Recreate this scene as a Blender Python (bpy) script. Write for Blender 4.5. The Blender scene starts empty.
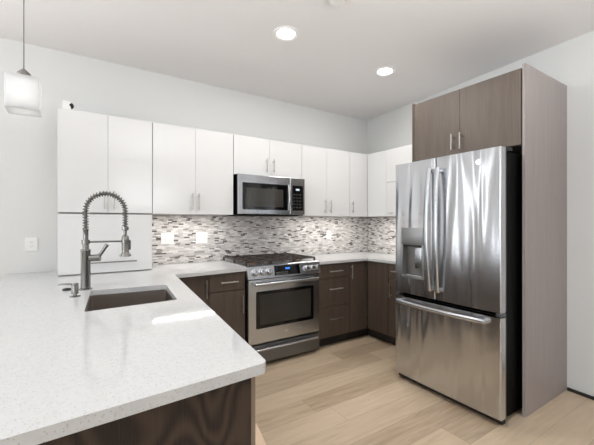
import bpy, bmesh, math, random
from mathutils import Vector, Matrix
PI = math.pi
rnd = random.Random(7)
sc = bpy.context.scene
C = sc.collection

# ------------------------------------------------------------------ camera
cd = bpy.data.cameras.new('camera')
cam = bpy.data.objects.new('camera', cd); C.objects.link(cam)
cd.sensor_width = 36.0
cd.lens = 340.0 / 594.0 * 36.0
cd.clip_start = 0.02
cam.location = (-3.38, -3.38, 1.291)
cam.rotation_euler = (PI/2, 0, -math.radians(33.3))
sc.camera = cam

# ------------------------------------------------------------------ world, added fill lamps, exposure
sc.view_settings.view_transform = 'Standard'
sc.view_settings.look = 'None'
sc.view_settings.exposure = 0.17
sc.view_settings.gamma = 1.0
sc.view_settings.use_curve_mapping = False
w = bpy.data.worlds.new('sky'); sc.world = w; w.use_nodes = True
wb = w.node_tree.nodes['Background']
wb.inputs['Color'].default_value = (0.80, 0.90, 1.0, 1)
wb.inputs['Strength'].default_value = 1.5

def area(name, loc, rot, sx, sy, power, col=(1, 1, 1), spread=None):
    l = bpy.data.lights.new(name, 'AREA'); l.shape = 'RECTANGLE'
    l.size = sx; l.size_y = sy; l.energy = power; l.color = col
    if spread: l.spread = spread
    o = bpy.data.objects.new(name, l); C.objects.link(o)
    o.location = loc; o.rotation_euler = rot
    return o
# added area lamps standing in for daylight from sources out of view
area('window_daylight_rear', (-5.55, -7.20, 1.5), (PI/2+.6, 0, -.25), 2.7, 1.9, 9, (0.95, 0.97, 1.0))  # daylight stand-in, tilted up to brighten the ceiling
area('window_daylight_left', (-7.10, -3.6, 1.5), (PI/2+.5, 0, -PI/2), 2.8, 1.9, 72, (0.93, 0.965, 1.0))  # daylight stand-in, tilted up, also fills the fridge wall
area('window_daylight_back', (-4.66, -0.03, 1.45), (-PI/2, 0, 0), 0.62, 1.8, 13, (0.95, 0.97, 1.0))  # added to put a bright streak on the refrigerator doors
# added upward lamps out of view that brighten the ceiling
area('bounce_flash', (-2.2, -4.3, 1.85), (PI-.6, 0, -math.radians(5)), 1.0, 1.0, 40, (0.97, 0.985, 1.0), math.radians(130))
area('bounce_flash_b', (-5.3, -2.2, 1.9), (PI, 0, 0), 1.2, 1.2, 42, (0.97, 0.985, 1.0))

# ------------------------------------------------------------------ shader helper
class NT:
    def __init__(s, name):
        s.m = bpy.data.materials.new(name); s.m.use_nodes = True
        s.t = s.m.node_tree; s.b = s.t.nodes['Principled BSDF']
    def n(s, typ, **kw):
        nd = s.t.nodes.new(typ)
        for k, v in kw.items(): setattr(nd, k, v)
        return nd
    def l(s, a, b): s.t.links.new(a, b)
    def inp(s, sock, v):
        if hasattr(v, 'is_output'): s.l(v, sock)
        else: sock.default_value = v
    def math(s, op, a, b=0.0, c=None):
        nd = s.n('ShaderNodeMath', operation=op)
        s.inp(nd.inputs[0], a); s.inp(nd.inputs[1], b)
        if c is not None: s.inp(nd.inputs[2], c)
        return nd.outputs[0]
    def coord(s, scale=(1, 1, 1), kind='Object', rot=(0, 0, 0)):
        tc = s.n('ShaderNodeTexCoord'); mp = s.n('ShaderNodeMapping')
        mp.inputs['Scale'].default_value = scale
        mp.inputs['Rotation'].default_value = rot
        s.l(tc.outputs[kind], mp.inputs['Vector']); return mp.outputs[0]
    def noise(s, vec, scale=5, detail=3, rough=0.5, dist=0.0):
        nd = s.n('ShaderNodeTexNoise'); s.l(vec, nd.inputs['Vector'])
        nd.inputs['Scale'].default_value = scale; nd.inputs['Detail'].default_value = detail
        nd.inputs['Roughness'].default_value = rough; nd.inputs['Distortion'].default_value = dist
        return nd.outputs[0]
    def ramp(s, fac, stops, const=False):
        nd = s.n('ShaderNodeValToRGB'); e = nd.color_ramp.elements
        if const: nd.color_ramp.interpolation = 'CONSTANT'
        while len(e) < len(stops): e.new(0.5)
        for i, (p, c) in enumerate(stops):
            e[i].position = p; e[i].color = (*c, 1) if len(c) == 3 else c
        s.l(fac, nd.inputs[0]); return nd.outputs[0]
    def mix(s, fac, a, b, typ='MIX'):
        nd = s.n('ShaderNodeMix', data_type='RGBA', blend_type=typ)
        s.inp(nd.inputs[0], fac)
        for k, v in ((6, a), (7, b)):
            s.inp(nd.inputs[k], v if hasattr(v, 'is_output') else (*v, 1))
        return nd.outputs[2]
    def bump(s, h, strength=0.1, dist=0.01):
        nd = s.n('ShaderNodeBump'); nd.inputs['Strength'].default_value = strength
        nd.inputs['Distance'].default_value = dist
        s.l(h, nd.inputs['Height']); s.l(nd.outputs[0], s.b.inputs['Normal'])
    def set(s, **kw):
        for k, v in kw.items():
            k = k.replace('_', ' ')
            if k == 'Base Color' and not hasattr(v, 'is_output'): v = (*v, 1)
            if k == 'Emission Color' and not hasattr(v, 'is_output'): v = (*v, 1)
            s.inp(s.b.inputs[k], v)
        return s
def g(v): return tuple((x/255/12.92 if x/255 <= .04045 else ((x/255+.055)/1.055)**2.4) for x in v)
def simple(name, rgb, rough=0.5, metal=0.0, **kw):
    t = NT(name); t.set(Base_Color=g(rgb), Roughness=rough, Metallic=metal, **kw); return t.m

# ------------------------------------------------------------------ materials
M = {}
def paint(name, rgb):
    t = NT(name); t.set(Base_Color=g(rgb), Roughness=0.75)
    t.bump(t.noise(t.coord(), 180, 2), 0.03, 0.002); return t.m
M['wall'] = paint('wall paint', (220, 221, 220))
M['ceil'] = paint('ceiling paint', (238, 237, 237))
M['lacquer'] = simple('white gloss lacquer', (225, 225, 225), 0.16, Coat_Weight=0.15, Coat_Roughness=0.08)
M['cabinet_inside'] = simple('cabinet edge board', (196, 192, 188), 0.5)
M['gap'] = simple('dark seal', (20, 20, 20), 0.7)
M['kick'] = simple('toe kick board', (38, 34, 32), 0.6)  # also painted as shade behind base door gaps and at the wall foot
M['white_plastic'] = simple('white plastic', (238, 238, 236), 0.35)
M['white_trim'] = simple('lamp trim white', (238, 238, 236), 0.4)
M['black_plastic'] = simple('black plastic', (14, 14, 15), 0.35)
M['black_glass'] = simple('black glass', (10, 10, 11), 0.06)
M['oven_glass'] = simple('oven glass', (62, 60, 56), 0.12, Specular_IOR_Level=0.3)
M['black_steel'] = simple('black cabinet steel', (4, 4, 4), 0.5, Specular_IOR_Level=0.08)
M['cast_iron'] = simple('cast iron', (50, 40, 34), 0.42)
M['burner'] = simple('burner bronze', (128, 106, 88), 0.35, 0.6)
M['nickel'] = simple('satin nickel', (186, 183, 179), 0.34, 1.0)
M['chrome'] = simple('bright steel', (222, 222, 222), 0.12, 1.0)
M['dark_slot'] = simple('slot grey', (110, 108, 106), 0.5)
M['kraft'] = simple('kraft paper', (232, 206, 180), 0.8)
M['edge_wood'] = simple('raw panel edge', (136, 121, 104), 0.6)

def laminate(name, c0, c1, sc_=1.0):
    t = NT(name)
    n1 = t.noise(t.coord((42*sc_, 42*sc_, 1.6)), 3, 4, 0.6)
    n2 = t.noise(t.coord((6*sc_, 6*sc_, 0.5)), 3, 2, 0.5)
    f = t.math('ADD', t.math('MULTIPLY', n1, 0.6), t.math('MULTIPLY', n2, 0.4))
    t.set(Base_Color=t.ramp(f, [(0.36, g(c0)), (0.66, g(c1))]), Roughness=0.42)
    t.bump(n1, 0.04, 0.002); return t.m
M['laminate'] = laminate('taupe wood laminate', (98, 87, 79), (112, 100, 91))
M['laminate_end'] = laminate('pale taupe laminate', (156, 147, 144), (168, 159, 156), 2.0)  # lit copy of the taupe laminate, brightness put into the colour
M['base_laminate'] = laminate('dark brown wood laminate', (79, 68, 60), (95, 82, 73))  # shaded copy of the same laminate, for the dimmer base run

def walnut():
    t = NT('dark figured walnut')
    big = t.noise(t.coord((1.0, 0.3, 0.75)), 3.2, 1.5, 0.45, 0.5)
    rings = t.math('SINE', t.math('MULTIPLY', big, 120))
    fine = t.noise(t.coord((150, 150, 5)), 2, 3)
    f = t.math('ADD', t.math('MULTIPLY', rings, 0.2), t.math('ADD', t.math('MULTIPLY', fine, 0.45), 0.26))
    t.set(Base_Color=t.ramp(f, [(0.28, g((26, 19, 16))), (0.45, g((50, 39, 33))), (0.75, g((68, 54, 46)))]), Roughness=0.45)
    return t.m
M['walnut'] = walnut()

def quartz():
    t = NT('white quartz')
    v = t.coord()
    vo = t.n('ShaderNodeTexVoronoi'); t.l(v, vo.inputs['Vector']); vo.inputs['Scale'].default_value = 170
    wn = t.n('ShaderNodeTexWhiteNoise'); t.l(vo.outputs['Position'], wn.inputs['Vector'])
    speck = t.math('MULTIPLY', t.math('LESS_THAN', vo.outputs['Distance'], 0.30), t.math('GREATER_THAN', wn.outputs['Value'], 0.70))
    cloud = t.noise(v, 60, 4, 0.6)
    base = t.ramp(cloud, [(0.3, g((201, 202, 202))), (0.7, g((208, 209, 209)))])
    col = t.mix(t.math('MULTIPLY', speck, 0.5), base, g((150, 148, 145)))
    t.set(Base_Color=col, Roughness=0.07); return t.m
M['quartz'] = quartz()

def steel(name, rgb=(195, 198, 202), rough=0.26, axis='z', wave=0.0):
    t = NT(name)
    s = {'z': (60, 60, 1.5), 'x': (1.5, 60, 60), 'y': (60, 1.5, 60)}[axis]
    n = t.noise(t.coord(s), 2, 3)
    t.set(Base_Color=g(rgb), Metallic=1.0, Roughness=t.math('ADD', t.math('MULTIPLY', n, 0.05), rough - 0.025))
    if wave:
        big = t.noise(t.coord((7, 7, 0.7)), 1.4, 0.6, 0.4, 0.6)
        h = big
        t.bump(h, wave, 0.05)
    return t.m
M['steel'] = steel('brushed steel', axis='x')
M['steel_door'] = steel('brushed steel door sheet', (200, 201, 204), 0.22, 'x', 0.42)
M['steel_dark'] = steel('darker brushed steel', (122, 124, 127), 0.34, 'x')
M['sink_steel'] = steel('sink steel', (150, 140, 133), 0.38, 'x')
M['faucet'] = simple('brushed nickel faucet', (134, 132, 129), 0.26, 1.0)
M['faucet_dark'] = simple('dark nickel', (96, 94, 92), 0.32, 1.0)

def floor_mat():
    t = NT('oak plank floor')
    tc = t.n('ShaderNodeTexCoord'); sp = t.n('ShaderNodeSeparateXYZ'); t.l(tc.outputs['Object'], sp.inputs[0])
    X, Y = sp.outputs[0], sp.outputs[1]
    row = t.math('DIVIDE', Y, 0.19); rid = t.math('FLOOR', row)
    w1 = t.n('ShaderNodeTexWhiteNoise', noise_dimensions='1D'); t.l(rid, w1.inputs['W'])
    px = t.math('ADD', t.math('DIVIDE', X, 1.5), t.math('MULTIPLY', w1.outputs['Value'], 7.0)); pid = t.math('FLOOR', px)
    cb = t.n('ShaderNodeCombineXYZ'); t.l(rid, cb.inputs[0]); t.l(pid, cb.inputs[1])
    w2 = t.n('ShaderNodeTexWhiteNoise', noise_dimensions='2D'); t.l(cb.outputs[0], w2.inputs['Vector'])
    off = t.n('ShaderNodeVectorMath', operation='MULTIPLY_ADD')
    t.l(cb.outputs[0], off.inputs[0]); off.inputs[1].default_value = (3.7, 5.1, 0); t.l(tc.outputs['Object'], off.inputs[2])
    mp = t.n('ShaderNodeMapping'); mp.inputs['Scale'].default_value = (1.3, 13, 1); t.l(off.outputs[0], mp.inputs['Vector'])
    gr = t.noise(mp.outputs[0], 2.2, 5, 0.62, 0.7)
    tone = t.math('ADD', t.math('MULTIPLY', w2.outputs['Value'], 0.36), t.math('MULTIPLY', gr, 0.64))
    col = t.ramp(tone, [(0.25, g((166, 144, 119))), (0.5, g((198, 177, 150))), (0.78, g((214, 194, 168)))])
    fr = t.math('FRACT', row); fx = t.math('FRACT', px)
    seam = t.math('MAXIMUM', t.math('LESS_THAN', fr, 0.012), t.math('LESS_THAN', fx, 0.0016))
    col = t.mix(t.math('MULTIPLY', seam, 0.45), col, g((84, 66, 52)))
    t.set(Base_Color=col, Roughness=t.math('ADD', t.math('MULTIPLY', gr, 0.2), 0.28))
    t.bump(gr, 0.05, 0.003); return t.m
M['floor'] = floor_mat()

def mosaic():
    t = NT('linear glass and stone mosaic')
    tc = t.n('ShaderNodeTexCoord'); sp = t.n('ShaderNodeSeparateXYZ'); t.l(tc.outputs['Object'], sp.inputs[0])
    X, Z = sp.outputs[0], sp.outputs[2]
    row = t.math('DIVIDE', Z, 0.0132); rid = t.math('FLOOR', row)
    w1 = t.n('ShaderNodeTexWhiteNoise', noise_dimensions='1D'); t.l(rid, w1.inputs['W'])
    sz = t.math('ADD', t.math('MULTIPLY', w1.outputs['Value'], 0.016), 0.040)
    px = t.math('ADD', t.math('DIVIDE', X, sz), t.math('MULTIPLY', w1.outputs['Value'], 37.0)); pid = t.math('FLOOR', px)
    cb = t.n('ShaderNodeCombineXYZ'); t.l(rid, cb.inputs[0]); t.l(pid, cb.inputs[1])
    w2 = t.n('ShaderNodeTexWhiteNoise', noise_dimensions='2D'); t.l(cb.outputs[0], w2.inputs['Vector'])
    V = w2.outputs['Value']
    col = t.ramp(V, [(0.0, g((88, 82, 79))), (0.075, g((152, 146, 142))), (0.16, g((192, 188, 185))), (0.36, g((208, 204, 201))),
                     (0.56, g((200, 194, 190))), (0.68, g((222, 219, 216))), (0.86, g((236, 234, 231)))], const=True)
    marb = t.noise(t.coord((18, 18, 60)), 3, 3)
    col = t.mix(0.14, col, t.ramp(marb, [(0.3, (0.25, 0.24, 0.23)), (0.7, (1, 1, 1))]), 'MULTIPLY')
    fz = t.math('FRACT', row); fx = t.math('FRACT', px)
    gro = t.math('MAXIMUM', t.math('LESS_THAN', fz, 0.11), t.math('LESS_THAN', fx, 0.022))
    col = t.mix(gro, col, g((198, 194, 190)))
    t.set(Base_Color=col, Roughness=t.ramp(V, [(0.0, (0.12,)*3), (0.5, (0.35,)*3), (0.8, (0.15,)*3)], const=True))
    t.bump(t.math('SUBTRACT', 1.0, gro), 0.25, 0.002); return t.m
M['mosaic'] = mosaic()

def glow(name, rgb, s, base=(240, 240, 238), rough=0.4):
    t = NT(name); t.set(Base_Color=g(base), Roughness=rough, Emission_Color=g(rgb), Emission_Strength=s); return t.m
M['lamp_glow'] = glow('lamp lens glow', (255, 250, 242), 9.0)
M['bulb_glow'] = glow('warm bulb glow', (255, 252, 247), 2.9)
M['blue_led'] = glow('blue display glow', (50, 140, 255), 0.9, (10, 20, 40))
M['white_led'] = glow('white display glow', (225, 240, 255), 0.9, (40, 40, 40))
def frosted():
    t = NT('frosted glass lit from inside')
    t.set(Base_Color=g((240, 240, 240)), Roughness=0.35, Emission_Color=g((255, 252, 246)), Emission_Strength=0.03)
    t.b.inputs['Transmission Weight'].default_value = 0.0
    tr = t.n('ShaderNodeBsdfTranslucent'); tr.inputs['Color'].default_value = (0.84, 0.85, 0.86, 1)
    mx = t.n('ShaderNodeMixShader'); mx.inputs[0].default_value = 0.6
    out = t.t.nodes['Material Output']
    t.l(t.b.outputs[0], mx.inputs[1]); t.l(tr.outputs[0], mx.inputs[2]); t.l(mx.outputs[0], out.inputs[0])
    return t.m
M['frosted'] = frosted()
def winglass():
    t = NT('window glass'); t.set(Base_Color=(1, 1, 1), Roughness=0.0, IOR=1.45)
    t.b.inputs['Transmission Weight'].default_value = 1.0; return t.m
M['glass'] = winglass()

# ------------------------------------------------------------------ mesh builder
class MB:
    def __init__(s): s.bm = bmesh.new()
    def box(s, x0, x1, y0, y1, z0, z1, bev=0.0, seg=2, rot=None):
        r = bmesh.ops.create_cube(s.bm, size=1.0); vs = r['verts']
        for v in vs:
            v.co = Vector(((x0+x1)/2 + v.co.x*(x1-x0), (y0+y1)/2 + v.co.y*(y1-y0), (z0+z1)/2 + v.co.z*(z1-z0)))
        if bev > 0:
            es = list({e for v in vs for e in v.link_edges})
            bmesh.ops.bevel(s.bm, geom=es, offset=bev, segments=seg, affect='EDGES', profile=0.5)
        return s
    def cyl(s, p0, p1, r0, r1=None, seg=20, caps=True):
        p0, p1 = Vector(p0), Vector(p1); r1 = r0 if r1 is None else r1
        d = p1 - p0; q = Vector((0, 0, 1)).rotation_difference(d.normalized()).to_matrix().to_4x4()
        m = Matrix.Translation((p0+p1)/2) @ q
        bmesh.ops.create_cone(s.bm, cap_ends=caps, segments=seg, radius1=r0, radius2=r1, depth=d.length, matrix=m)
        return s
    def tube(s, pts, r, seg=12, closed=False, flat=None):
        pts = [Vector(p) for p in pts]; n = len(pts); rings = []
        up = None
        for i, p in enumerate(pts):
            a = pts[(i-1) % n] if (closed or i > 0) else p
            b = pts[(i+1) % n] if (closed or i < n-1) else p
            tg = (b - a).normalized()
            if up is None:
                up = tg.orthogonal().normalized() if flat is None else Vector(flat)
            u = (up - tg*up.dot(tg)).normalized(); up = u; v = tg.cross(u)
            rr = r[i] if isinstance(r, list) else r
            ra, rb = rr if isinstance(rr, tuple) else (rr, rr)
            rings.append([s.bm.verts.new(p + u*math.cos(k*2*PI/seg)*ra + v*math.sin(k*2*PI/seg)*rb) for k in range(seg)])
        for i in range(n if closed else n-1):
            A, B = rings[i], rings[(i+1) % n]
            for k in range(seg):
                s.bm.faces.new((A[k], A[(k+1) % seg], B[(k+1) % seg], B[k]))
        if not closed:
            s.bm.faces.new(list(reversed(rings[0]))); s.bm.faces.new(rings[-1])
        return s
    def lathe(s, prof, c=(0, 0, 0), axis=(0, 0, 1), seg=24):
        q = Vector((0, 0, 1)).rotation_difference(Vector(axis).normalized()).to_matrix()
        rings = []
        for r, z in prof:
            if r <= 1e-6: rings.append([s.bm.verts.new(Vector(c) + q @ Vector((0, 0, z)))])
            else: rings.append([s.bm.verts.new(Vector(c) + q @ Vector((r*math.cos(k*2*PI/seg), r*math.sin(k*2*PI/seg), z))) for k in range(seg)])
        for A, B in zip(rings, rings[1:]):
            for k in range(seg):
                k2 = (k+1) % seg
                if len(A) == 1 and len(B) == 1: continue
                if len(A) == 1: s.bm.faces.new((A[0], B[k2], B[k]))
                elif len(B) == 1: s.bm.faces.new((A[k], A[k2], B[0]))
                else: s.bm.faces.new((A[k], A[k2], B[k2], B[k]))
        return s
    def prism(s, poly, z0, z1, holes=()):
        edges = []
        for loop in [poly, *holes]:
            vs = [s.bm.verts.new((p[0], p[1], z0)) for p in loop]
            edges += [s.bm.edges.new((vs[i], vs[(i+1) % len(vs)])) for i in range(len(vs))]
        r = bmesh.ops.triangle_fill(s.bm, edges=edges, use_beauty=True)
        fs = [f for f in r['geom'] if isinstance(f, bmesh.types.BMFace)]
        e = bmesh.ops.extrude_face_region(s.bm, geom=fs)
        for v in e['geom']:
            if isinstance(v, bmesh.types.BMVert): v.co.z = z1
        return s
    def quadprism(s, prof, x0, x1):          # profile in (y, z), swept along x
        A = [s.bm.verts.new((x0, y, z)) for y, z in prof]; B = [s.bm.verts.new((x1, y, z)) for y, z in prof]
        n = len(prof)
        for i in range(n): s.bm.faces.new((A[i], A[(i+1) % n], B[(i+1) % n], B[i]))
        s.bm.faces.new(list(reversed(A))); s.bm.faces.new(B); return s
    def build(s, name, mat, parent=None, smooth=True, loc=None):
        bmesh.ops.recalc_face_normals(s.bm, faces=s.bm.faces[:])
        me = bpy.data.meshes.new(name); s.bm.to_mesh(me); s.bm.free()
        me.materials.append(mat)
        if smooth:
            for p in me.polygons: p.use_smooth = True
            me.set_sharp_from_angle(angle=math.radians(38))
        o = bpy.data.objects.new(name, me); C.objects.link(o)
        if parent: o.parent = parent
        if loc: o.location = loc
        return o
def box(name, mat, *a, parent=None, bev=0.0, **kw): return MB().box(*a, bev=bev, **kw).build(name, mat, parent, smooth=False)
def tag(o, label=None, cat=None, group=None, kind=None):
    if label: o['label'] = label
    if cat: o['category'] = cat
    if group: o['group'] = group
    if kind: o['kind'] = kind
    return o
def thing(name, label, cat, loc=(0, 0, 0), rotz=0.0, group=None):
    o = bpy.data.objects.new(name, None); C.objects.link(o)
    o.empty_display_size = 0.1; o.location = loc; o.rotation_euler = (0, 0, rotz)
    return tag(o, label, cat, group)
def struct(name, mb, mat): return tag(mb.build(name, mat, smooth=False), kind='structure')
def roundrect(x0, x1, z0, z1, r, n=5):
    P = []
    for cx, cz, a0 in ((x1-r, z1-r, 0), (x0+r, z1-r, PI/2), (x0+r, z0+r, PI), (x1-r, z0+r, 1.5*PI)):
        for k in range(n+1):
            a = a0 + k*PI/2/n; P.append((cx + r*math.cos(a), cz + r*math.sin(a)))
    return P
def roundpoly(poly, rads, n=6):
    out = []; m = len(poly)
    for i, p in enumerate(poly):
        r = rads[i]; p = Vector(p)
        if r <= 0: out.append(tuple(p)); continue
        a = (Vector(poly[i-1]) - p).normalized(); b = (Vector(poly[(i+1) % m]) - p).normalized()
        s0, s1 = p + a*r, p + b*r
        for k in range(n+1):
            t = k/n; out.append(tuple(s0*(1-t)**2 + p*2*t*(1-t) + s1*t*t))
    return out

# ------------------------------------------------------------------ room shell
H = 2.692
RW = lambda y: 0.084*y                     # the fridge wall is a little out of square
struct('floor', MB().box(-7.3, 0.3, -7.4, 0.15, -0.1, 0.0), M['floor'])
struct('ceiling', MB().box(-7.4, 0.3, -7.4, 0.15, H, H+0.1), M['ceil'])
struct('wall_right', MB().prism([(0, 0), (RW(-7.35), -7.35), (0.2, -7.35), (0.2, 0)], 0, H), M['wall'])
def wall_with_windows(name, along, fixed0, fixed1, a0, a1, wins, z0, z1):
    mb = MB(); cuts = sorted(wins); edge = a0
    def bx(p, q, zz0, zz1):
        if along == 'x': mb.box(p, q, fixed0, fixed1, zz0, zz1)
        else: mb.box(fixed0, fixed1, p, q, zz0, zz1)
    for p, q in cuts:
        bx(edge, p, 0, H); bx(p, q, 0, z0); bx(p, q, z1, H); edge = q
    bx(edge, a1, 0, H)
    struct(name, mb, M['wall'])
rw = [(-6.9, -5.6), (-5.5, -4.2)]
lw = [(-5.0, -3.65), (-3.55, -2.2)]
wall_with_windows('wall_rear', 'x', -7.45, -7.32, -7.3, RW(-7.3)+0.4, rw, 0.5, 2.5)
wall_with_windows('wall_left', 'y', -7.36, -7.22, -7.4, 0.12, lw, 0.5, 2.5)
wall_with_windows('wall_back', 'x', 0.0, 0.12, -7.3, 0.25, [(-4.98, -4.34)], 0.5, 2.4)  # opening out of view, added for the refrigerator's bright streak
k = 0
for p, q in rw:
    k += 1; mb = MB()
    for xa, xb, za, zb in ((p, q, 0.5, 0.55), (p, q, 2.45, 2.5), (p, p+.05, .55, 2.45), (q-.05, q, .55, 2.45), ((p+q)/2-.02, (p+q)/2+.02, .55, 2.45)):
        mb.box(xa, xb, -7.42, -7.36, za, zb)
    o = struct('window_%d' % k, mb, M['white_trim'])
    box('pane', M['glass'], p+.05, q-.05, -7.395, -7.390, .55, 2.45, parent=o)
for p, q in lw:
    k += 1; mb = MB()
    for ya, yb, za, zb in ((p, q, 0.5, 0.55), (p, q, 2.45, 2.5), (p, p+.05, .55, 2.45), (q-.05, q, .55, 2.45), ((p+q)/2-.02, (p+q)/2+.02, .55, 2.45)):
        mb.box(-7.33, -7.27, ya, yb, za, zb)
    o = struct('window_%d' % k, mb, M['white_trim'])
    box('pane', M['glass'], -7.305, -7.300, p+.05, q-.05, .55, 2.45, parent=o)
k += 1; mb = MB()  # unseen window added around the refrigerator streak lamp
for xa, xb, za, zb in ((-4.98, -4.34, .5, .55), (-4.98, -4.34, 2.35, 2.4), (-4.98, -4.93, .55, 2.35), (-4.39, -4.34, .55, 2.35)):
    mb.box(xa, xb, .04, .09, za, zb)
o = struct('window_%d' % k, mb, M['white_trim'])
box('pane', M['glass'], -4.93, -4.39, .063, .068, .55, 2.35, parent=o)
struct('baseboard_right', MB().prism([(RW(-2.335)-.014, -2.335), (RW(-7.3)-.014, -7.3), (RW(-7.3), -7.3), (RW(-2.335), -2.335)], 0.0, 0.022), M['kick'])  # dark strip built to draw the shadow gap at the wall foot

# mosaic backsplash (one sheet per wall)
zc = 0.897
sp = MB().box(0, 2.83, -0.008, -0.0004, zc+.001, 1.358).build('tile_backsplash', M['mosaic'], smooth=False, loc=(-2.832, 0, 0))
tag(sp, 'grey and white mosaic tile backsplash on the long wall behind the range', 'backsplash')
L2 = 1.40
sp2 = MB().box(0.010, L2, -0.008, -0.0004, zc+.001, 1.362).build('tile_backsplash', M['mosaic'], smooth=False)
sp2.rotation_euler = (0, 0, -PI/2 - math.atan(0.084)); sp2.location = (-0.001, -0.004, 0)
tag(sp2, 'short mosaic tile backsplash on the side wall beside the refrigerator', 'backsplash')

# ------------------------------------------------------------------ cabinets
def handle(parent, x, y, z, ln, vert=True, mat=None, r=0.0055):
    m = MB(); off = 0.030; h = ln/2
    if vert:
        m.cyl((x, y-off, z-h), (x, y-off, z+h), r, seg=14)
        for s in (-1, 1): m.cyl((x, y+.0005, z+s*(h-.025)), (x, y-off, z+s*(h-.025)), r*.8, seg=10)
    else:
        m.cyl((x-h, y-off, z), (x+h, y-off, z), r, seg=14)
        for s in (-1, 1): m.cyl((x+s*(h-.025), y+.0005, z), (x+s*(h-.025), y-off, z), r*.8, seg=10)
    return m.build('handle', mat or M['nickel'], parent)
def cabinet(name, label, cat, loc, rotz, wd, d, z0, z1, fronts, mat, carc, group=None, kick=0.0, back=0.004, kick_setback=0.075, kext=(0, 0)):
    """fronts: (kind, x0, x1, z0, z1, handle) in local x along the face, z absolute; handle = (x, z, len, vertical)"""
    t = thing(name, label, cat, loc, rotz, group); f = -d; gp = .0026 if kick else (.0007 if mat is M['lacquer'] else .0016)
    box('carcass', carc, 0.0008, wd-0.0008, f+.0215, -back, z0-loc[2], z1-loc[2], parent=t)
    if kick: box('toe_kick', M['kick'], 0.001-kext[0], wd-0.001+kext[1], f+kick_setback, f+kick_setback+.016, 0.0, z0-loc[2]-.0005, parent=t)
    for kind, a, b, za, zb, hd in fronts:
        o = box(kind, mat, a+gp, b-gp, f, f+.021, za-loc[2]+gp, zb-loc[2]-gp, parent=t, bev=.0015)
        if hd:
            for hh in (hd if isinstance(hd[0], tuple) else (hd,)): handle(o, hh[0], f, hh[1]-loc[2], hh[2], hh[3])
    return t
UB, UT = 1.364, 2.130
RZ = -PI/2
def up(label, x0, x1, fronts, z0=UB, z1=UT, cat='wall cabinet'):
    t = cabinet('wall_cabinet', label, cat, (x0, 0, z0), 0, x1-x0, 0.35, z0, z1, [(k_, a-x0, b-x0, c, d_, (None if h is None else (h[0]-x0, *h[1:]))) for k_, a, b, c, d_, h in fronts], M['lacquer'], M['cabinet_inside'], 'white wall cabinets')
    return t
hz = 1.472
up('white gloss two-door wall cabinet above the lift-up cabinet, farthest left', -3.478, -2.834, [('door', -3.478, -3.156, UB+.003, UT, (-3.181, 1.463, .14, True)), ('door', -3.156, -2.834, UB+.003, UT, (-3.116, 1.466, .14, True))])
up('white gloss two-door wall cabinet between the leftmost cabinet and the microwave', -2.830, -2.113, [('door', -2.830, -2.472, UB, UT, (-2.505, hz, .152, True)), ('door', -2.472, -2.113, UB, UT, (-2.447, hz, .152, True))])
up('short white gloss two-door wall cabinet directly above the microwave', -2.109, -1.329, [('door', -2.109, -1.722, 1.752, UT, (-1.762, 1.862, .14, True)), ('door', -1.722, -1.329, 1.752, UT, (-1.682, 1.862, .14, True))], z0=1.752)
up('white gloss two-door wall cabinet just right of the microwave', -1.325, -0.640, [('door', -1.325, -0.985, UB, UT, (-1.021, hz, .152, True)), ('door', -0.985, -0.640, UB, UT, (-0.942, hz, .152, True))])
up('narrow white gloss single-door wall cabinet in the corner of the long wall', -0.636, -0.3515, [('door', -0.636, -0.3515, UB, UT, (-0.607, hz, .14, True))])
cabinet('wall_cabinet', 'white gloss wall cabinet with one plain door on the side wall at the corner', 'wall cabinet', (0, -0.3525, UB), RZ, 0.2965, 0.35, UB, UT,
        [('door', 0, 0.2965, UB, UT, None)], M['lacquer'], M['cabinet_inside'], 'white wall cabinets', back=0.06)
cabinet('wall_cabinet', 'white gloss wall cabinet with stacked upper and lower doors beside the refrigerator', 'wall cabinet', (0, -0.651, UB), RZ, 0.775, 0.35, UB, UT,
        [('door', 0, 0.775, 1.757, UT, None), ('door', 0, 0.775, UB, 1.753, (0.095, 1.40, .05, False))], M['lacquer'], M['cabinet_inside'], 'white wall cabinets', back=0.13)
gar = cabinet('appliance_garage', 'white lift-up appliance cabinet standing on the counter behind the faucet', 'counter cabinet', (-3.478, 0, zc+.001), 0, 0.644, 0.35, zc+.001, UB-.004,
        [('lift_door', 0, 0.644, zc+.006, UB-.010, None)], M['lacquer'], M['cabinet_inside'])
m = MB().cyl((0.205, -0.374, 0.085), (0.525, -0.374, 0.085), .005, seg=12)
for xx in (0.24, 0.49): m.cyl((xx, -0.3495, 0.085), (xx, -0.374, 0.085), .004, seg=8)
hnd = m.build('handle', M['faucet'], [c for c in gar.children if c.name.startswith('lift_door')][0])

BT = 0.865; bd = 0.63; bk = 0.105
def base(label, x0, x1, fronts, kext=(0, 0)):
    return cabinet('base_cabinet', label, 'base cabinet', (x0, 0, 0), 0, x1-x0, bd, bk, BT, [(k_, a-x0, b-x0, c, d_, (None if h is None else (h[0]-x0, *h[1:]))) for k_, a, b, c, d_, h in fronts], M['base_laminate'], M['kick'], 'dark brown base cabinets', kick=.1, kext=kext)  # carcass coloured dark so the shade in the door gaps shows
base('dark brown base cabinet with one tall door, left beside the peninsula', -2.752, -2.445, [('door', -2.752, -2.445, bk, BT-.006, (-2.472, .743, .150, True))])
base('dark brown base cabinet with a drawer over a door, left of the range', -2.443, -2.118, [('drawer', -2.443, -2.118, .706, BT-.006, (-2.272, .783, .155, False)), ('door', -2.443, -2.118, bk, .704, (-2.149, .58, .150, True))])
base('dark brown base cabinet of three drawers right of the range', -1.322, -0.895, [('drawer', -1.322, -.895, .716, BT-.006, (-1.10, .787, .175, False)), ('drawer', -1.322, -.895, .418, .714, (-1.10, .603, .175, False)), ('drawer', -1.322, -.895, bk, .416, (-1.10, .294, .175, False))])
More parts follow.
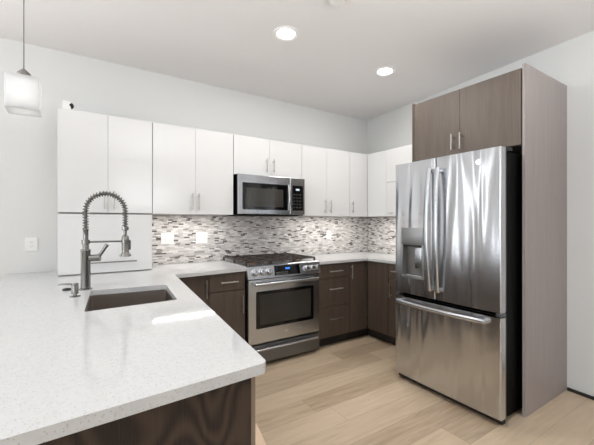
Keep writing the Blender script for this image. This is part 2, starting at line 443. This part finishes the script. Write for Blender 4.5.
base('dark brown base cabinet with one tall door in the corner of the long wall', -0.893, -0.632, [('door', -0.893, -0.632, bk, BT-.006, (-0.880, .760, .150, True))], (0, .076))
cabinet('base_cabinet', 'plain dark brown corner base cabinet front on the side wall', 'base cabinet', (0, -0.633, 0), RZ, 0.297, bd, bk, BT,
        [('door', 0, .297, bk, BT-.006, None)], M['base_laminate'], M['kick'], 'dark brown base cabinets', kick=.1, back=0.09, kext=(.076, 0))
cabinet('base_cabinet', 'dark brown base cabinet with drawer over door, half hidden by the refrigerator', 'base cabinet', (0, -0.932, 0), RZ, 0.494, bd, bk, BT,
        [('drawer', 0, .494, .708, BT-.006, (.135, .79, .15, False)), ('door', 0, .494, bk, .706, (.04, .59, .15, True))], M['base_laminate'], M['kick'], 'dark brown base cabinets', kick=.1, back=0.14)

# ------------------------------------------------------------------ peninsula, worktops, sink
pin = (-2.742, -0.722); pend = (-2.922, -2.532); pend2 = (-3.81, -2.590)
outer = [(-3.80, -0.004), (-3.80, -1.3), pend2, pend, pin, (-2.114, -0.655), (-2.114, -0.010), (-3.0, -0.010)]
outer = roundpoly(outer, [0, 0, .02, .022, 0, .006, 0, 0])
sink = [(-3.296, -1.075), (-2.889, -1.115), (-2.936, -1.590), (-3.342, -1.612)]
hole = roundpoly(sink, [.018]*4, 5)
wt = MB().prism(outer, zc-.030, zc, [hole]).build('worktop', M['quartz'], smooth=False)
tag(wt, 'white speckled quartz worktop of the peninsula, with the sink cut into it', 'worktop')
bv = wt.modifiers.new('bevel', 'BEVEL'); bv.width = .004; bv.segments = 2; bv.limit_method = 'ANGLE'; bv.angle_limit = math.radians(60)
wt2 = MB().prism([(-1.327, -0.010), (-1.327, -0.655), (-0.655, -0.655), (-0.655, -1.426), (RW(-1.426)-.012, -1.426), (-0.012, -0.010)], zc-.030, zc).build('worktop', M['quartz'], smooth=False)
tag(wt2, 'white quartz worktop turning the corner between range and refrigerator', 'worktop')
bv = wt2.modifiers.new('bevel', 'BEVEL'); bv.width = .003; bv.segments = 2; bv.limit_method = 'ANGLE'; bv.angle_limit = math.radians(60)

pt = thing('peninsula_cabinet', 'dark walnut cabinet carrying the peninsula worktop, figured end panel in front', 'base cabinet', (-3.25, -1.6, 0))
def rel(poly, o): return [(p[0]-o[0], p[1]-o[1]) for p in poly]
po = (-3.25, -1.6)
sw = .03                                   # hollow carcass: four sides, so that the sink hangs inside
c1, c2, c3, c4 = (-3.50, -0.66), (-3.50, -2.520), (-2.958, -2.484), (-2.758, -0.66)
MB().prism(rel([c1, c2, (c2[0]+sw, c2[1]+sw), (c1[0]+sw, c1[1]-sw)], po), 0, zc-.031).build('side_panel', M['walnut'], pt, smooth=False)
MB().prism(rel([c3, c4, (c4[0]-sw, c4[1]-sw), (c3[0]-sw, c3[1]+sw)], po), .1, zc-.031).build('side_panel', M['base_laminate'], pt, smooth=False)
MB().prism(rel([c2, c3, (c3[0]-sw, c3[1]+sw), (c2[0]+sw, c2[1]+sw)], po), 0, zc-.031).build('carcass', M['base_laminate'], pt, smooth=False)
dx, dy = (pend[0]-pend2[0]), (pend[1]-pend2[1])
def endline(x, inset): return (x, pend[1] + (x-pend[0])*dy/dx + inset)
MB().prism(rel([endline(-3.78, .026), endline(-2.9625, .026), endline(-2.9625, .046), endline(-3.78, .046)], po), 0, zc-.031).build('end_panel', M['walnut'], pt, smooth=False)
es = MB().prism(rel([endline(-2.9615, .027), endline(-2.948, .027), endline(-2.948, .047), endline(-2.9615, .047)], po), 0, zc-.031).build('edge_strip', M['edge_wood'], pt, smooth=False)
es['label'] = 'pale raw edge strip of the end panel'

# sink basin
st = thing('kitchen_sink', 'single-bowl undermount steel sink sunk into the peninsula worktop', 'sink', (-3.115, -1.348, zc-.26))
so = (-3.115, -1.348)
mb = MB(); big = [(so[0]+(p[0]-so[0])*1.012, so[1]+(p[1]-so[1])*1.012) for p in hole]
nh = len(hole); zt, zb2 = .2285, .012
def ring(pl, z): return [mb.bm.verts.new((p[0]-so[0], p[1]-so[1], z)) for p in pl]
sm = lambda s_: [(so[0]+(p[0]-so[0])*s_, so[1]+(p[1]-so[1])*s_) for p in hole]
rs = [ring(sm(1.05), zt), ring(big, zt), ring(sm(.985), .05), ring(sm(.965), .022), ring(sm(.90), zb2), ring(sm(.2), zb2-.006)]
for A, B in zip(rs, rs[1:]):
    for i in range(nh): mb.bm.faces.new((A[i], A[(i+1) % nh], B[(i+1) % nh], B[i]))
mb.bm.faces.new(rs[-1])
sk = mb.build('basin', M['sink_steel'], st)
so_ = sk.modifiers.new('thick', 'SOLIDIFY'); so_.thickness = .0015; so_.offset = -1
MB().lathe([(0, .010), (.030, .010), (.042, .013), (.046, .010)], (0.0, 0, 0)).build('drain', M['chrome'], st)

# faucet
F = (-3.321, -1.025, zc)
ft = thing('spring_faucet', 'tall spring pull-down kitchen faucet in brushed nickel beside the sink', 'faucet', F, math.radians(-6))
MB().lathe([(0, 0), (.034, 0), (.034, .006), (.0255, .010), (.0255, .222), (.027, .226), (.027, .232), (.022, .238), (0, .238)], seg=28).build('body', M['faucet'], ft)
MB().lathe([(.0005, .236), (.0175, .236), (.0175, .262), (.0145, .266), (.0145, .345), (.0165, .350), (.0165, .358), (.0005, .358)], seg=24).build('riser', M['faucet'], ft)
# hose arc + coil
R_ = .104
path = [(0, 0, .355 + .109*i/6) for i in range(7)]
for i in range(1, 25):
    a = PI - i*PI/24; path.append((R_ + R_*math.cos(a), 0, .464 + R_*1.0*math.sin(a)))
for i in range(1, 7): path.append((2*R_, 0, .464 - .11*i/6))
MB().tube(path, .0085, 12).build('hose', M['faucet_dark'], ft)
def along(path, s):
    tot = 0
    for a, b in zip(path, path[1:]):
        a, b = Vector(a), Vector(b); L = (b-a).length
        if tot + L >= s: return a + (b-a)*((s-tot)/L), (b-a).normalized()
        tot += L
    return Vector(path[-1]), (Vector(path[-1])-Vector(path[-2])).normalized()
total = sum((Vector(b)-Vector(a)).length for a, b in zip(path, path[1:]))
turns = 34; N = turns*12; coil = []
for i in range(N+1):
    p, tg = along(path, (total-.002)*i/N)
    n1 = Vector((0, 1, 0)); n2 = tg.cross(n1)
    a = i*2*PI/12
    coil.append(p + (n1*math.cos(a) + n2*math.sin(a))*.0150)
MB().tube(coil, .0028, 6).build('spring', M['faucet'], ft)
hx = 2*R_
MB().lathe([(.0005, .366), (.0195, .366), (.0195, .348), (.010, .344), (.009, .318), (.017, .312), (.0205, .304), (.0205, .214), (.024, .204), (.033, .194), (.034, .186), (.028, .184), (.0005, .184)], (hx, 0, 0), seg=24).build('spray_head', M['faucet'], ft)
MB().box(hx+.021, hx+.031, -.006, .006, .225, .285, .003).build('spray_trigger', M['faucet_dark'], ft)
m = MB().cyl((.012, 0, .279), (hx-.018, 0, .279), .0055, seg=12)
m.lathe([(.0185, -.012), (.0235, -.012), (.0235, .012), (.0185, .012)], (hx, 0, .279), seg=20)
m.lathe([(.0165, -.013), (.0215, -.013), (.0215, .013), (.0165, .013)], (0, 0, .279), seg=20)
m.build('holder_arm', M['faucet'], ft)
lv = MB().cyl((.020, -.008, .184), (.076, -.020, .186), .0205, seg=18).build('lever_hub', M['faucet'], ft)
MB().tube([(.064, -.018, .190), (.082, -.021, .214), (.098, -.026, .240), (.112, -.030, .262)], [.012, .010, .0105, .0115], 12).build('lever', M['faucet'], lv)

sd = thing('soap_dispenser', 'small nickel soap dispenser pump beside the faucet base', 'soap dispenser', (-3.374, -1.222, zc), math.radians(160))
MB().lathe([(0, 0), (.026, 0), (.026, .003), (.010, .006), (.010, .014), (.0165, .016), (.0165, .068), (.014, .072), (0, .072)], seg=24).build('pump_body', M['faucet'], sd)
MB().tube([(.0, 0, .064), (.035, 0, .069), (.070, 0, .068), (.078, 0, .064)], [.006, .0055, .005, .0045], 10).build('spout', M['faucet'], sd)
ab = MB().lathe([(0, 0), (.025, 0), (.025, .005), (.018, .011), (0, .012)], seg=24).build('counter_button', M['black_plastic'], loc=(-3.412, -.985, zc))
tag(ab, 'low dark round button on the worktop behind the soap dispenser', 'button')

# ------------------------------------------------------------------ range
rt = thing('gas_range', 'stainless slide-in gas range with black grates under the microwave', 'range', (-1.7205, 0, 0))
hw = .386; fy = -.672
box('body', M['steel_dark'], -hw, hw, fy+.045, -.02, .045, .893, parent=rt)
for sx in (-.33, .33):
    for sy in (-.12, fy+.10): MB().cyl((sx, sy, 0), (sx, sy, .045), .018, seg=14).build('leg', M['black_plastic'], rt)
box('kick_panel', M['gap'], -hw+.005, hw-.005, fy+.05, fy+.06, .01, .044, parent=rt)
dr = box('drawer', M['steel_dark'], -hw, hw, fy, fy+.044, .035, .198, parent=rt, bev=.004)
m = MB().cyl((-hw+.05, fy-.034, .165), (hw-.05, fy-.034, .165), .010, seg=14)
for s in (-1, 1): m.cyl((s*(hw-.075), fy+.001, .165), (s*(hw-.075), fy-.034, .165), .008, seg=10)
m.build('handle', M['steel'], dr)
do = box('oven_door', M['steel'], -hw, hw, fy, fy+.044, .212, .782, parent=rt, bev=.004)
fr = MB(); plw = roundrect(-.312, .312, .345, .676, .012)
def plate(mb, loop, y0, y1):
    A = [mb.bm.verts.new((p[0], y0, p[1])) for p in loop]; B = [mb.bm.verts.new((p[0], y1, p[1])) for p in loop]; n = len(loop)
    for i in range(n): mb.bm.faces.new((A[i], A[(i+1) % n], B[(i+1) % n], B[i]))
    mb.bm.faces.new(A); mb.bm.faces.new(list(reversed(B))); return mb
plate(fr, plw, fy-.003, fy+.002).build('window_frame', M['black_glass'], do)
plate(MB(), roundrect(-.278, .278, .376, .648, .008), fy-.0042, fy-.0032).build('window', M['oven_glass'], do)
m = MB().cyl((-hw+.045, fy-.045, .745), (hw-.045, fy-.045, .745), .0135, seg=16)
for s in (-1, 1): m.cyl((s*(hw-.065), fy+.001, .745), (s*(hw-.065), fy-.045, .745), .011, seg=12)
m.build('handle', M['steel'], do)
MB().lathe([(0, .0015), (.012, .0015), (.012, .004), (.015, .004), (.015, 0)], (0.0, fy, .285), (0, -1, 0), 24).build('badge', M['chrome'], do)
cp = MB().quadprism([(fy+.03, .788), (fy-.012, .792), (fy-.010, .800), (fy+.014, .898), (fy+.030, .908), (fy+.0545, .908), (fy+.0545, .788)], -.396, .396).build('control_panel', M['steel'], rt)
# face of the sloped panel runs from (fy-.012,.757) to (fy+.020,.888)
sl = Vector((0, .024, .098)).normalized(); nv = Vector((0, -.098, .024)).normalized()
def onpanel(x, s, out): return Vector((x, fy-.010, .800)) + sl*s + nv*out
def pslab(mb, x0, x1, s0, s1, o0, o1):
    vs = [mb.bm.verts.new(onpanel(x, s, o)) for x in (x0, x1) for s in (s0, s1) for o in (o0, o1)]
    for f in ((0, 1, 3, 2), (4, 6, 7, 5), (0, 4, 5, 1), (2, 3, 7, 6), (0, 2, 6, 4), (1, 5, 7, 3)): mb.bm.faces.new([vs[i] for i in f])
    return mb
dp = pslab(MB(), -.125, .150, .006, .097, -.002, .003).build('display', M['black_glass'], cp)
pslab(MB(), -.010, .040, .056, .074, .0028, .0036).build('clock_digits', M['blue_led'], dp)
m = MB()
for i in range(6):
    for j in range(2): pslab(m, -.110+i*.022, -.098+i*.022, .012+j*.016, .020+j*.016, .0028, .0034)
m.build('buttons', M['dark_slot'], dp)
for x in (-.325, -.255, -.185, .225, .290, .352):
    c = onpanel(x, .048, 0)
    k_ = MB().lathe([(.0005, -.001), (.033, -.001), (.033, .004), (.0265, .006), (.0245, .032), (.020, .036), (.0005, .036)], c, nv, 24).build('knob', M['steel'], rt)
    q = onpanel(x, .048, .0362)
    MB().cyl(q, q + sl*.014, .0018, seg=6).build('pointer', M['black_plastic'], k_)
box('cooktop', M['steel'], -.394, .394, fy+.055, -.012, .8935, .906, parent=rt, bev=.004)
for bx_, by_, r in ((-.255, -.48, .045), (-.255, -.20, .036), (0, -.34, .05), (.255, -.48, .04), (.255, -.20, .045)):
    MB().lathe([(.0005, 0), (r, 0), (r, .010), (r*.75, .014), (r*.75, .020), (r*.6, .024), (.0005, .024)], (bx_, by_, .9055), seg=22).build('burner', M['burner'], rt)
for gx in (-.258, 0, .258):
    m = MB(); gz = .938; w2 = .120
    for yy in (-.60, -.465, -.34, -.215, -.07):
        m.box(gx-w2, gx+w2, yy-.0048, yy+.0048, gz-.007, gz+.007, .003, 1)
    for xx in (-w2, -w2*.33, w2*.33, w2):
        m.box(gx+xx-.0048, gx+xx+.0048, -.606, -.064, gz-.0065, gz+.0075, .003, 1)
    for xx in (-w2, w2):
        for yy in (-.60, -.34, -.07): m.box(gx+xx-.007, gx+xx+.007, yy-.007, yy+.007, .9058, gz)
    m.build('grate', M['cast_iron'], rt)

# ------------------------------------------------------------------ microwave
mw = thing('microwave', 'stainless over-the-range microwave fixed under the short wall cabinet', 'microwave', (-1.7165, 0, UB-.004))
mh = 1.7505-(UB-.004); a = .3765
box('body', M['black_steel'], -a, a, -.392, -.004, .004, mh, parent=mw, bev=.002)
mdoor = box('door', M['steel'], -a, .192, -.425, -.3925, .012, mh, parent=mw, bev=.004)
plate(MB(), roundrect(-.335, .163, .055, .312, .008), -.428, -.424).build('window_frame', M['black_glass'], mdoor)
plate(MB(), roundrect(-.300, .110, .085, .262, .006), -.4292, -.4284).build('window', M['oven_glass'], mdoor)
hp = [(.172, -.430-.020*math.sin(PI*i/10)-.004, .055 + .258*i/10) for i in range(11)]
MB().tube(hp, (.011, .007), 12, flat=(1, 0, 0)).build('handle', M['steel'], mdoor)
cpn = box('control_panel', M['steel'], .194, a, -.425, -.3925, .012, mh, parent=mw, bev=.004)
plate(MB(), roundrect(.222, .352, .055, .312, .006), -.428, -.424).build('keypad', M['black_glass'], cpn)
MB().box(.262, .306, -.4289, -.4282, .262, .280).build('display', M['white_led'], cpn)
m = MB()
for i in range(3):
    for j in range(5): m.box(.232+i*.036, .254+i*.036, -.4287, -.4281, .080+j*.033, .094+j*.033)
m.build('buttons', simple('key print', (52, 52, 54), .4), cpn)
box('vent_grille', M['gap'], -.33, .33, -.37, -.05, -.003, .0038, parent=mw)
MB().lathe([(0, 0), (.010, 0), (.010, .003), (0, .003)], (-.04, -.4248, mh-.045), (0, -1, 0), 18).build('badge', M['chrome'], mdoor)

# ------------------------------------------------------------------ refrigerator and its enclosure
fx0 = -1.139
ft_rot = math.radians(-91.4)
FW = .856; FZ0, FZ1 = .052, 1.768
fg = thing('refrigerator', 'stainless french-door refrigerator with ice dispenser in the taupe enclosure', 'refrigerator', (fx0, -1.4525, 0), ft_rot)
# local: x 0..FW along the face, front at y = 0, body behind (+y)
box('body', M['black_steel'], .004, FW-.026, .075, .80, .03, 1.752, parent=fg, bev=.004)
box('kick_grille', M['black_plastic'], .01, FW-.01, .04, .076, .014, .048, parent=fg)
for xx in (.05, FW-.06):
    for yy in (.11, .74): MB().cyl((xx, yy, 0), (xx, yy, .032), .022, seg=14).build('foot', M['black_plastic'], fg)
def fdoor(name, x0, x1, z0, z1, bow=.006):
    m = MB()
    def bowy(px_): return bow*((2*px_/FW-1)**2)
    ex = [(x0 + .012*(1-math.cos(k_*PI/10)), bowy(x0) + .012*(1-math.sin(k_*PI/10))) for k_ in range(6)]
    for i in range(1, 12):
        px_ = x0+.012 + (x1-x0-.024)*i/12; ex.append((px_, bowy(px_)))
    ex += [(x1 - .012*(1-math.cos(k_*PI/10)), bowy(x1) + .012*(1-math.sin(k_*PI/10))) for k_ in range(5, -1, -1)]
    poly = ex + [(x1, .058), (x0, .058)]
    A = [m.bm.verts.new((p[0], p[1], z0)) for p in poly]; B = [m.bm.verts.new((p[0], p[1], z1)) for p in poly]; nn = len(poly)
    for i in range(nn): m.bm.faces.new((A[i], A[(i+1) % nn], B[(i+1) % nn], B[i]))
    m.bm.faces.new(A); m.bm.faces.new(list(reversed(B)))
    o = m.build(name, M['steel_door'], fg)
    box('liner', M['black_plastic'], x0+.002, x1-.002, .0585, .0745, z0+.002, z1-.002, parent=o)
    return o
sx = .392
dl = fdoor('left_door', 0, sx-.003, .722, FZ1); drr = fdoor('right_door', sx+.003, FW, .722, FZ1)
fz = fdoor('freezer_drawer', 0, FW, FZ0, .690)
def pull(x, parent, lean):
    hp = []
    for i in range(17):
        t = i/16; z = .785 + .905*t
        yo = -.030 - .030*math.sin(PI*t)**.8
        hp.append((x + lean*math.sin(PI*t)*.006, yo, z))
    m = MB().tube(hp, (.019, .011), 12, flat=(1, 0, 0))
    for z in (.80, 1.675): m.box(x-.012, x+.012, -.040, .004, z-.016, z+.016, .004)
    return m.build('handle', M['steel'], parent)
pull(sx-.034, dl, -1); pull(sx+.034, drr, 1)
hp = [(.055 + (FW-.14)*i/16, -.030-.026*math.sin(PI*i/16)**.7, .655) for i in range(17)]
m = MB().tube(hp, (.016, .011), 12, flat=(0, 0, 1))
for xx in (.062, FW-.095): m.box(xx-.014, xx+.014, -.04, .006, .641, .669, .004)
m.build('handle', M['steel'], fz)
# dispenser
dsp = MB()
x0, x1 = .078, .285
for q in ((x0, x1, 1.115, 1.250), (x0, x0+.012, .868, 1.115), (x1-.012, x1, .868, 1.115), (x0, x1, .850, .868)):
    dsp.box(q[0], q[1], -.007, .006, q[2], q[3], .002)
dsp = dsp.build('dispenser', steel('dispenser steel', (168, 169, 170), .42), dl); dsp['label'] = 'recessed water and ice dispenser'
def cut(o, *b):                            # cut a real recess into a mesh
    c = MB().box(*b).build('recess', M['steel'], o.parent)
    md = o.modifiers.new('recess', 'BOOLEAN'); md.object = c; md.operation = 'DIFFERENCE'; md.solver = 'EXACT'
    bpy.context.view_layer.update()
    me = bpy.data.meshes.new_from_object(o.evaluated_get(bpy.context.evaluated_depsgraph_get()))
    o.modifiers.remove(md); o.data = me
    for p in me.polygons: p.use_smooth = True
    me.set_sharp_from_angle(angle=math.radians(38))
    cm = c.data; bpy.data.objects.remove(c); bpy.data.meshes.remove(cm)
cut(dl, x0+.011, x1-.011, -.02, .052, .867, 1.116)
cv = MB(); a0, a1, b0, b1 = x0+.0115, x1-.0115, .8675, 1.1155
cv.box(a0, a1, .046, .0515, b0, b1); cv.box(a0, a0+.002, -.003, .046, b0, b1); cv.box(a1-.002, a1, -.003, .046, b0, b1)
cv.box(a0, a1, -.003, .046, b1-.002, b1); cv.box(a0, a1, -.003, .046, b0, b0+.002)
cv.build('cavity', simple('dispenser cavity grey', (128, 126, 124), .32, .6), dsp, smooth=False)
MB().box(x0+.118, x1-.022, .012, .020, .93, 1.095, .004).build('paddle', M['steel'], dsp)
MB().box(x1-.0215, x1-.0145, .010, .026, .925, 1.10, .002).build('paddle_edge', M['black_plastic'], dsp)
MB().box(x0+.014, x1-.014, -.012, .045, .8697, .880, .003).build('drip_tray', M['steel'], dsp)
MB().box(x0+.014, x1-.014, -.002, .040, 1.100, 1.113).build('lip', M['black_plastic'], dsp)
MB().lathe([(0, .001), (.014, .001), (.014, .004), (.018, .004), (.018, 0)], (.715, .003, 1.690), (0, -1, 0), 24).build('badge', M['chrome'], drr)
for xx in (.035, FW-.035): MB().box(xx-.028, xx+.028, .03, .16, 1.7525, 1.775, .004).build('hinge_cover', M['black_plastic'], fg)
for xx in (.02, FW-.02): MB().box(xx-.018, xx+.018, .012, .07, .694, .716, .003).build('hinge', M['steel_dark'], fg)

# enclosure: two full-height panels and the cabinet over the fridge
EX = -.885; ET = 2.346
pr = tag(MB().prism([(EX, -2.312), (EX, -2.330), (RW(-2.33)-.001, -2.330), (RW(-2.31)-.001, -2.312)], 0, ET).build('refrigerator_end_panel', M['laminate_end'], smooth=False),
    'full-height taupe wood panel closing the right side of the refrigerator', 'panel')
pl_ = tag(MB().prism([(EX, -1.430), (EX, -1.446), (RW(-1.446)-.014, -1.446), (RW(-1.43)-.014, -1.430)], 0, ET-.012).build('refrigerator_side_panel', M['laminate'], smooth=False),
    'taupe wood panel on the left of the refrigerator, mostly hidden behind it', 'panel')
cabinet('fridge_cabinet', 'taupe wood two-door cabinet above the refrigerator', 'wall cabinet', (-.21, -1.4475, 1.812), RZ, .863, .672, 1.812, 2.326,
        [('door', 0, .424, 1.812, 2.326, (.370, 1.922, .125, True)), ('door', .424, .857, 1.812, 2.326, (.440, 1.920, .125, True))], M['laminate'], M['laminate'])

# ------------------------------------------------------------------ outlets
def outlet(name, label, x, z, wd, ht, y, gangs):
    t = thing(name, label, 'outlet', (x, y, z), 0, 'white wall plates')
    box('plate', M['white_plastic'], -wd/2, wd/2, -.005, -.0003, -ht/2, ht/2, parent=t, bev=.002)
    for gi in range(gangs):
        cx = (gi-(gangs-1)/2)*.046
        r_ = box('socket', M['white_plastic'], cx-.0165, cx+.0165, -.0075, -.0045, -.034, .034, parent=t, bev=.001)
        m = MB()
        for zz in (-.018, .014):
            for s in (-1, 1): m.box(cx+s*.006-.001, cx+s*.006+.001, -.0079, -.0074, zz, zz+.008)
            m.box(cx-.0015, cx+.0015, -.0079, -.0074, zz-.006, zz-.003)
        m.build('slots', M['dark_slot'], r_)
    return t
outlet('wall_outlet', 'white double wall plate on the tiles nearest the lift-up cabinet', -2.637, 1.141, .115, .105, -.008, 2)
outlet('wall_outlet', 'white double wall plate on the tiles just left of the range', -2.308, 1.138, .118, .112, -.008, 2)
outlet('wall_outlet', 'white single wall plate on the tiles right of the range', -.690, 1.136, .068, .108, -.008, 1)
outlet('wall_outlet', 'white wall plate on the plain painted wall left of the cabinets', -3.657, 1.120, .080, .112, -.001, 1)

# ------------------------------------------------------------------ small white camera on top of the cabinet
st2 = thing('security_camera', 'small white box camera with black lens on top of the leftmost cabinet', 'camera', (-3.415, -.30, UT))
box('housing', M['white_plastic'], -.035, .018, -.028, .028, 0.0005, .068, parent=st2, bev=.006)
MB().lathe([(.0005, .012), (.012, .012), (.020, .006), (.022, 0), (.022, -.004), (.0005, -.004)], (.020, -.010, .038), (.8, -.55, 0), 24).build('lens', M['black_plastic'], st2)

# ------------------------------------------------------------------ ceiling lights
def downlight(label, x, y, lit=42):
    t = thing('recessed_light', label, 'ceiling light', (x, y, H), 0, 'recessed ceiling lights')
    MB().lathe([(.068, -.0005), (.100, -.0005), (.100, -.004), (.094, -.009), (.074, -.006), (.068, -.002)], seg=36).build('trim_ring', M['white_trim'], t)
    MB().lathe([(.0005, -.0035), (.0665, -.0035), (.0675, -.0008), (.0005, -.0008)], seg=36).build('lens', M['lamp_glow'], t)
    l = bpy.data.lights.new('downlight_lamp', 'AREA'); l.shape = 'DISK'; l.size = .12; l.energy = lit; l.color = (1, .97, .93)
    o = bpy.data.objects.new('downlight_lamp', l); C.objects.link(o); o.parent = t; o.location = (0, 0, -.012)
    return t
downlight('lit round recessed ceiling light above the range aisle, nearer the pendant', -2.064, -1.228, 8)
downlight('lit round recessed ceiling light nearer the refrigerator', -.968, -1.194, 8)
for x, y in ((-3.37, -2.72),):
    l = bpy.data.lights.new('room_downlight', 'AREA'); l.shape = 'DISK'; l.size = .14; l.energy = 0.5; l.color = (1, .97, .93)
    o = bpy.data.objects.new('room_downlight', l); C.objects.link(o); o.location = (x, y, H-.01)
# smoke detector edge at the top of the frame
sdx = thing('smoke_detector', 'white round smoke detector on the ceiling at the top edge of the photo', 'smoke detector', (-2.01, -1.75, H))
MB().lathe([(0, -.028), (.045, -.028), (.056, -.018), (.058, -.001)], seg=32).build('cover', M['white_plastic'], sdx)

# under-cabinet lamps
for x0, x1 in ((-2.80, -2.15), (-1.28, -.40)):
    area('under_cabinet_lamp', ((x0+x1)/2, -.23, UB-.006), (0, 0, 0), x1-x0, .012, 2.1 if x0 < -2 else 2.6, (1, .97, .94))
area('under_cabinet_lamp_side', (-.25, -.85, UB-.006), (0, 0, 0), .03, .8, 2.4, (1, .97, .94))

# pendant
PX, PY, PZ = -3.519, -1.93, 1.715
pd = thing('pendant_lamp', 'small frosted glass cube pendant hanging over the peninsula', 'pendant lamp', (PX, PY, H))
dz = PZ - H; hs, hh = .0455, .0545
m = MB()
outer_ = roundrect(-hs, hs, -hs, hs, .006, 3); inner_ = roundrect(-hs+.004, hs-.004, -hs+.004, hs-.004, .005, 3)
m.prism(outer_, dz-hh, dz+hh, [inner_])
m.prism(inner_, dz+hh-.005, dz+hh-.0005)
m.prism(inner_, dz-hh+.0005, dz-hh+.005)
m.build('lamp_shade', M['frosted'], pd)
MB().lathe([(.0005, hh), (.020, hh), (.021, hh+.008), (.018, hh+.020), (.010, hh+.028), (.004, hh+.034), (.0005, hh+.034)], (0, 0, dz), seg=24).build('socket_cap', M['faucet'], pd)
MB().cyl((0, 0, dz+hh+.028), (0, 0, -.02), .0016, seg=8).build('cord', M['dark_slot'], pd)
MB().lathe([(.0005, -.025), (.05, -.020), (.06, -.004), (.06, -.0005)], seg=28).build('canopy', M['nickel'], pd)
MB().lathe([(.0005, -.032), (.016, -.028), (.022, -.010), (.014, .016), (.011, .048), (.0005, .050)], (0, 0, dz), seg=20).build('bulb', M['bulb_glow'], pd)

# ------------------------------------------------------------------ kraft bag on the floor beside the peninsula
bg = MB(); b = bg.bm
bx0, bx1, by0, by1 = -2.900, -2.792, -2.36, -2.14
lv_ = [(0, 0), (.25, .006), (.45, -.006), (.535, .0)]
rings = []
for i, (z, ins) in enumerate(lv_):
    top = i == len(lv_)-1
    ps = []
    for (px_, py_) in ((bx0, by0), ((bx0+bx1)/2, by0), (bx1, by0), (bx1, (by0+by1)/2), (bx1, by1), ((bx0+bx1)/2, by1), (bx0, by1), (bx0, (by0+by1)/2)):
        cx_, cy_ = (bx0+bx1)/2, (by0+by1)/2
        zz = z + (.045*(bx1-px_)/(bx1-bx0) if top else 0) + (rnd.uniform(-.012, .012) if i else 0)
        if top: py_ = cy_ + (py_-cy_)*.05
        ps.append(b.verts.new((px_ + (cx_-px_)*ins*4 - (.02 if top and px_ == bx1 else 0), py_ + (cy_-py_)*ins*4, zz)))
    rings.append(ps)
for A, B in zip(rings, rings[1:]):
    for i in range(8): b.faces.new((A[i], A[(i+1) % 8], B[(i+1) % 8], B[i]))
b.faces.new(list(reversed(rings[0]))); b.faces.new(rings[-1])
kb = bg.build('paper_bag', M['kraft'], smooth=False)
tag(kb, 'tan kraft paper bag standing on the floor against the peninsula', 'bag')
sdm = kb.modifiers.new('thick', 'SOLIDIFY'); sdm.thickness = .0015
